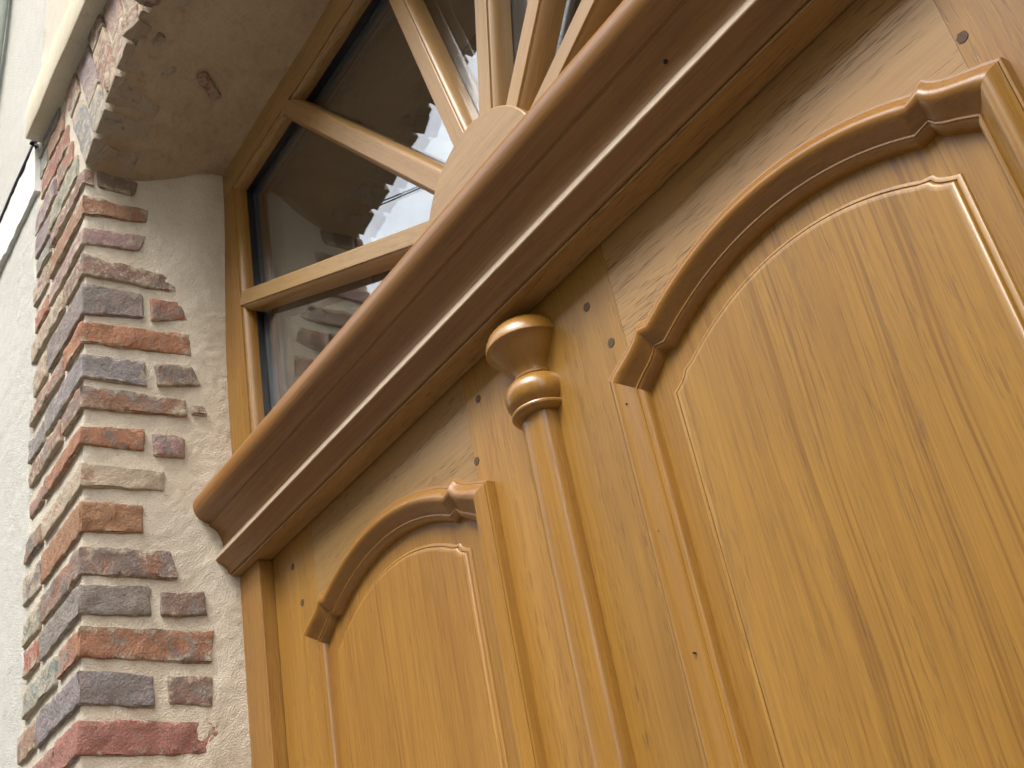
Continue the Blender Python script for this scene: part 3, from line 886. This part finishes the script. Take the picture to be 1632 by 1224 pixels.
def head_curve(sh, xa, crest, R, n=44):
    """full head line, left corner to right corner, relative to the panel's centre"""
    zc = crest - R
    half = densify(sh)                          # corner -> notch
    half = half + [(xa, zc + math.sqrt(R * R - xa * xa))]
    a0 = math.asin(xa / R)
    arc = [(R * math.sin(t_), zc + R * math.cos(t_)) for t_ in np.linspace(-a0, a0, n)][1:-1]
    left = [(-x, z_) for x, z_ in half]
    return left + arc + half[::-1]
H_OUT = head_curve(OUT, 0.183, 2.250, 0.386)
H_INN = head_curve(INN, 0.1655, 2.203, 0.339)
H_FO = head_curve(FLO, 0.1535, 2.1775, 0.30)
H_FI = head_curve(FLI, 0.1430, 2.1655, 0.285)
MP = [(0.0, 0.002), (0.0, -0.0105), (0.02, -0.0125), (0.07, -0.0128), (0.078, -0.0122), (0.085, -0.0140), (0.12, -0.0150), (0.17, -0.0172), (0.23, -0.0196), (0.29, -0.0214), (0.35, -0.0223), (0.41, -0.0222), (0.48, -0.0208), (0.56, -0.0178), (0.64, -0.0138),
      (0.71, -0.0108), (0.765, -0.0086), (0.79, -0.0080), (0.80, -0.0096), (0.838, -0.0097), (0.845, -0.0085), (0.88, -0.0080), (0.92, -0.0064), (0.955, -0.0036), (0.98, -0.0005), (1.0, 0.0045)]
ZB = 0.25
def moulding_head(cx, parent):
    V = []; n = len(H_OUT); k = len(MP)
    for (o_, i_) in zip(H_OUT, H_INN):
        for s, y in MP:
            V.append((cx + o_[0] * (1 - s) + i_[0] * s, y, o_[1] * (1 - s) + i_[1] * s))
    return fix_normals(mesh('moulding', V, grid_faces(n, k), M['oak_mould_h'], parent, smooth=32))
def moulding_side(cx, sg, parent):
    V = []; k = len(MP)
    for q in (0, 1):
        for s, y in MP:
            xo, xi = sg * 0.262, sg * 0.217
            z_ = (2.1725 * (1 - s) + 2.135 * s) if q else ZB + 0.045 * s
            V.append((cx + xo * (1 - s) + xi * s, y, z_))
    return fix_normals(mesh('moulding', V, grid_faces(2, k), M['oak_mould'], parent, smooth=32))
FP = [(0.0, 0.0036), (0.02, 0.0038), (0.05, 0.0038), (0.08, 0.0034), (0.10, 0.0024), (0.16, 0.0014), (0.26, 0.0008), (0.42, 0.0006), (0.44, 0.0016), (0.49, 0.0017), (0.51, 0.0008), (0.55, -0.0004), (0.63, -0.0014), (0.76, -0.0020), (1.0, -0.0022)]
def panel(cx, parent):
    # margin sheet
    pts = [(cx - 0.235, ZB - 0.02)] + [(cx + 0.5 * (a[0] + b[0]), 0.5 * (a[1] + b[1])) for a, b in zip(H_OUT, H_INN)] + [(cx + 0.235, ZB - 0.02)]
    pn = prism_y('panel', pts, 0.0035, 0.02, M['oak_panel'], parent)
    # raised field with its moulded edge
    fo = [(-0.188, ZB + 0.07)] + H_FO + [(0.188, ZB + 0.07)]
    fi = [(-0.172, ZB + 0.086)] + H_FI + [(0.172, ZB + 0.086)]
    V = []; k = len(FP); n = len(fo)
    for a, b in zip(fo, fi):
        for s, y in FP: V.append((cx + a[0] * (1 - s) + b[0] * s, y, a[1] * (1 - s) + b[1] * s))
    F = []
    for i_ in range(n):
        j_ = (i_ + 1) % n
        for q in range(k - 1): F.append([i_ * k + q, i_ * k + q + 1, j_ * k + q + 1, j_ * k + q])
    F.append([i_ * k + k - 1 for i_ in range(n)])
    off = pn.location
    fd = mesh('raised_field', V, F, M['oak_panel'], pn if False else parent, smooth=25)
    return fix_normals(fd)

def leaf(x0, x1, cx, label):
    t = empty('door_leaf', (cx, 0, 0))
    tag(t, label, 'door')
    jl, jr = cx - 0.2305, cx + 0.2305
    box('stile', (x0, 0.0, 0.02), (jl - 0.0002, 0.04, LT), M['oak_v'], t, 0.0006)
    box('stile', (jr + 0.0002, 0.0, 0.02), (x1, 0.04, LT), M['oak_v'], t, 0.0006)
    curve = [(cx + 0.45 * a[0] + 0.55 * b[0], 0.45 * a[1] + 0.55 * b[1]) for a, b in zip(H_OUT, H_INN)]
    curve = [p for p in curve if jl + 0.0004 < p[0] < jr - 0.0004]
    zj = 2.153
    pts = [(jl, LT)] + [(jl, zj)] + curve + [(jr, zj), (jr, LT)]
    prism_y('top_rail', pts, 0.0003, 0.04, M['oak_h'], t, 0.0003)
    box('bottom_rail', (jl, 0.0004, 0.02), (jr, 0.04, ZB + 0.02), M['oak_h'], t)
    panel(cx, t)
    moulding_head(cx, t)
    moulding_side(cx, -1, t); moulding_side(cx, 1, t)
    return t
CL, CR = 0.461, 1.234
left = leaf(0.0830, 0.8405, CL, 'left oak door leaf carrying the rounded centre strip and turned capital')
right_ = leaf(0.8415, W - 0.083, CR, 'right oak door leaf, nearest, with the large arched raised panel')
for (px, pz, par) in [(1.472, 2.224, right_), (0.957, 2.285, right_), (0.981, 2.220, right_), (1.495, 2.292, right_), (0.722, 2.294, left), (0.695, 2.216, left), (0.156, 2.298, left), (0.178, 2.227, left)]:
    disc('peg', (px, 0, pz), (0, -1, 0), 0.0056, M['peg'], par, 0.0006, 14)

# half round strip with its turned capital, fixed on the left leaf
AX0 = 0.841
def lathe(name, prof, cx, mat, parent, n=48, smooth=30, flat=1.0):
    V = []; k = len(prof)
    for q in range(n + 1):
        a_ = PI * q / n
        for r_, z_ in prof: V.append((cx + r_ * math.copysign(abs(math.cos(a_)) ** flat, math.cos(a_)), -r_ * max(0.0, math.sin(a_)) ** flat + 0.0002, z_))
    return fix_normals(mesh(name, V, grid_faces(n + 1, k), mat, parent, smooth=smooth))
lathe('cover_strip', [(0.0258, 0.03), (0.0258, 2.197)], AX0, M['oak_mould'], left, 60, flat=0.78)
CP = [(0.0, 2.3330), (0.020, 2.3318), (0.032, 2.3285), (0.0415, 2.3230), (0.0485, 2.3160), (0.0530, 2.3075), (0.0546, 2.2990), (0.0546, 2.2965), (0.0540, 2.2955), (0.0515, 2.2945), (0.0490, 2.2925),
      (0.0465, 2.2895), (0.0425, 2.2830), (0.0370, 2.2760), (0.0310, 2.2700), (0.0270, 2.2645), (0.0250, 2.2600), (0.0243, 2.2565), (0.0243, 2.2550), (0.0262, 2.2548), (0.0275, 2.2530), (0.0275, 2.2512), (0.0262, 2.2495),
      (0.0280, 2.2485), (0.0335, 2.2455), (0.0385, 2.2405), (0.0415, 2.2335), (0.0424, 2.2265), (0.0412, 2.2190), (0.0375, 2.2125), (0.0330, 2.2090), (0.0322, 2.2080), (0.0350, 2.2075), (0.0378, 2.2062), (0.0385, 2.2040), (0.0380, 2.2020),
      (0.0350, 2.1990), (0.0300, 2.1968), (0.0, 2.1955)]
lathe('capital', CP, AX0, M['oak_cap'] if 'oak_cap' in M else M['oak_mould'], left, 56, smooth=24)
for (hx, hy, hz) in [(0.9975, -0.0185, 2.1271), (0.996, -0.0185, 1.9782), (1.0006, -0.0185, 1.8492), (0.8382, -0.0205, 2.1754), (0.8326, -0.024, 2.2558), (0.8447, -0.025, 1.9463), (0.2159, -0.018, 2.1285)]:
    disc('pin_hole', (hx, hy, hz), (0.1, -1, 0), 0.0008, M['hole'], right_ if hx > 0.87 else left, 0.0004, 8)
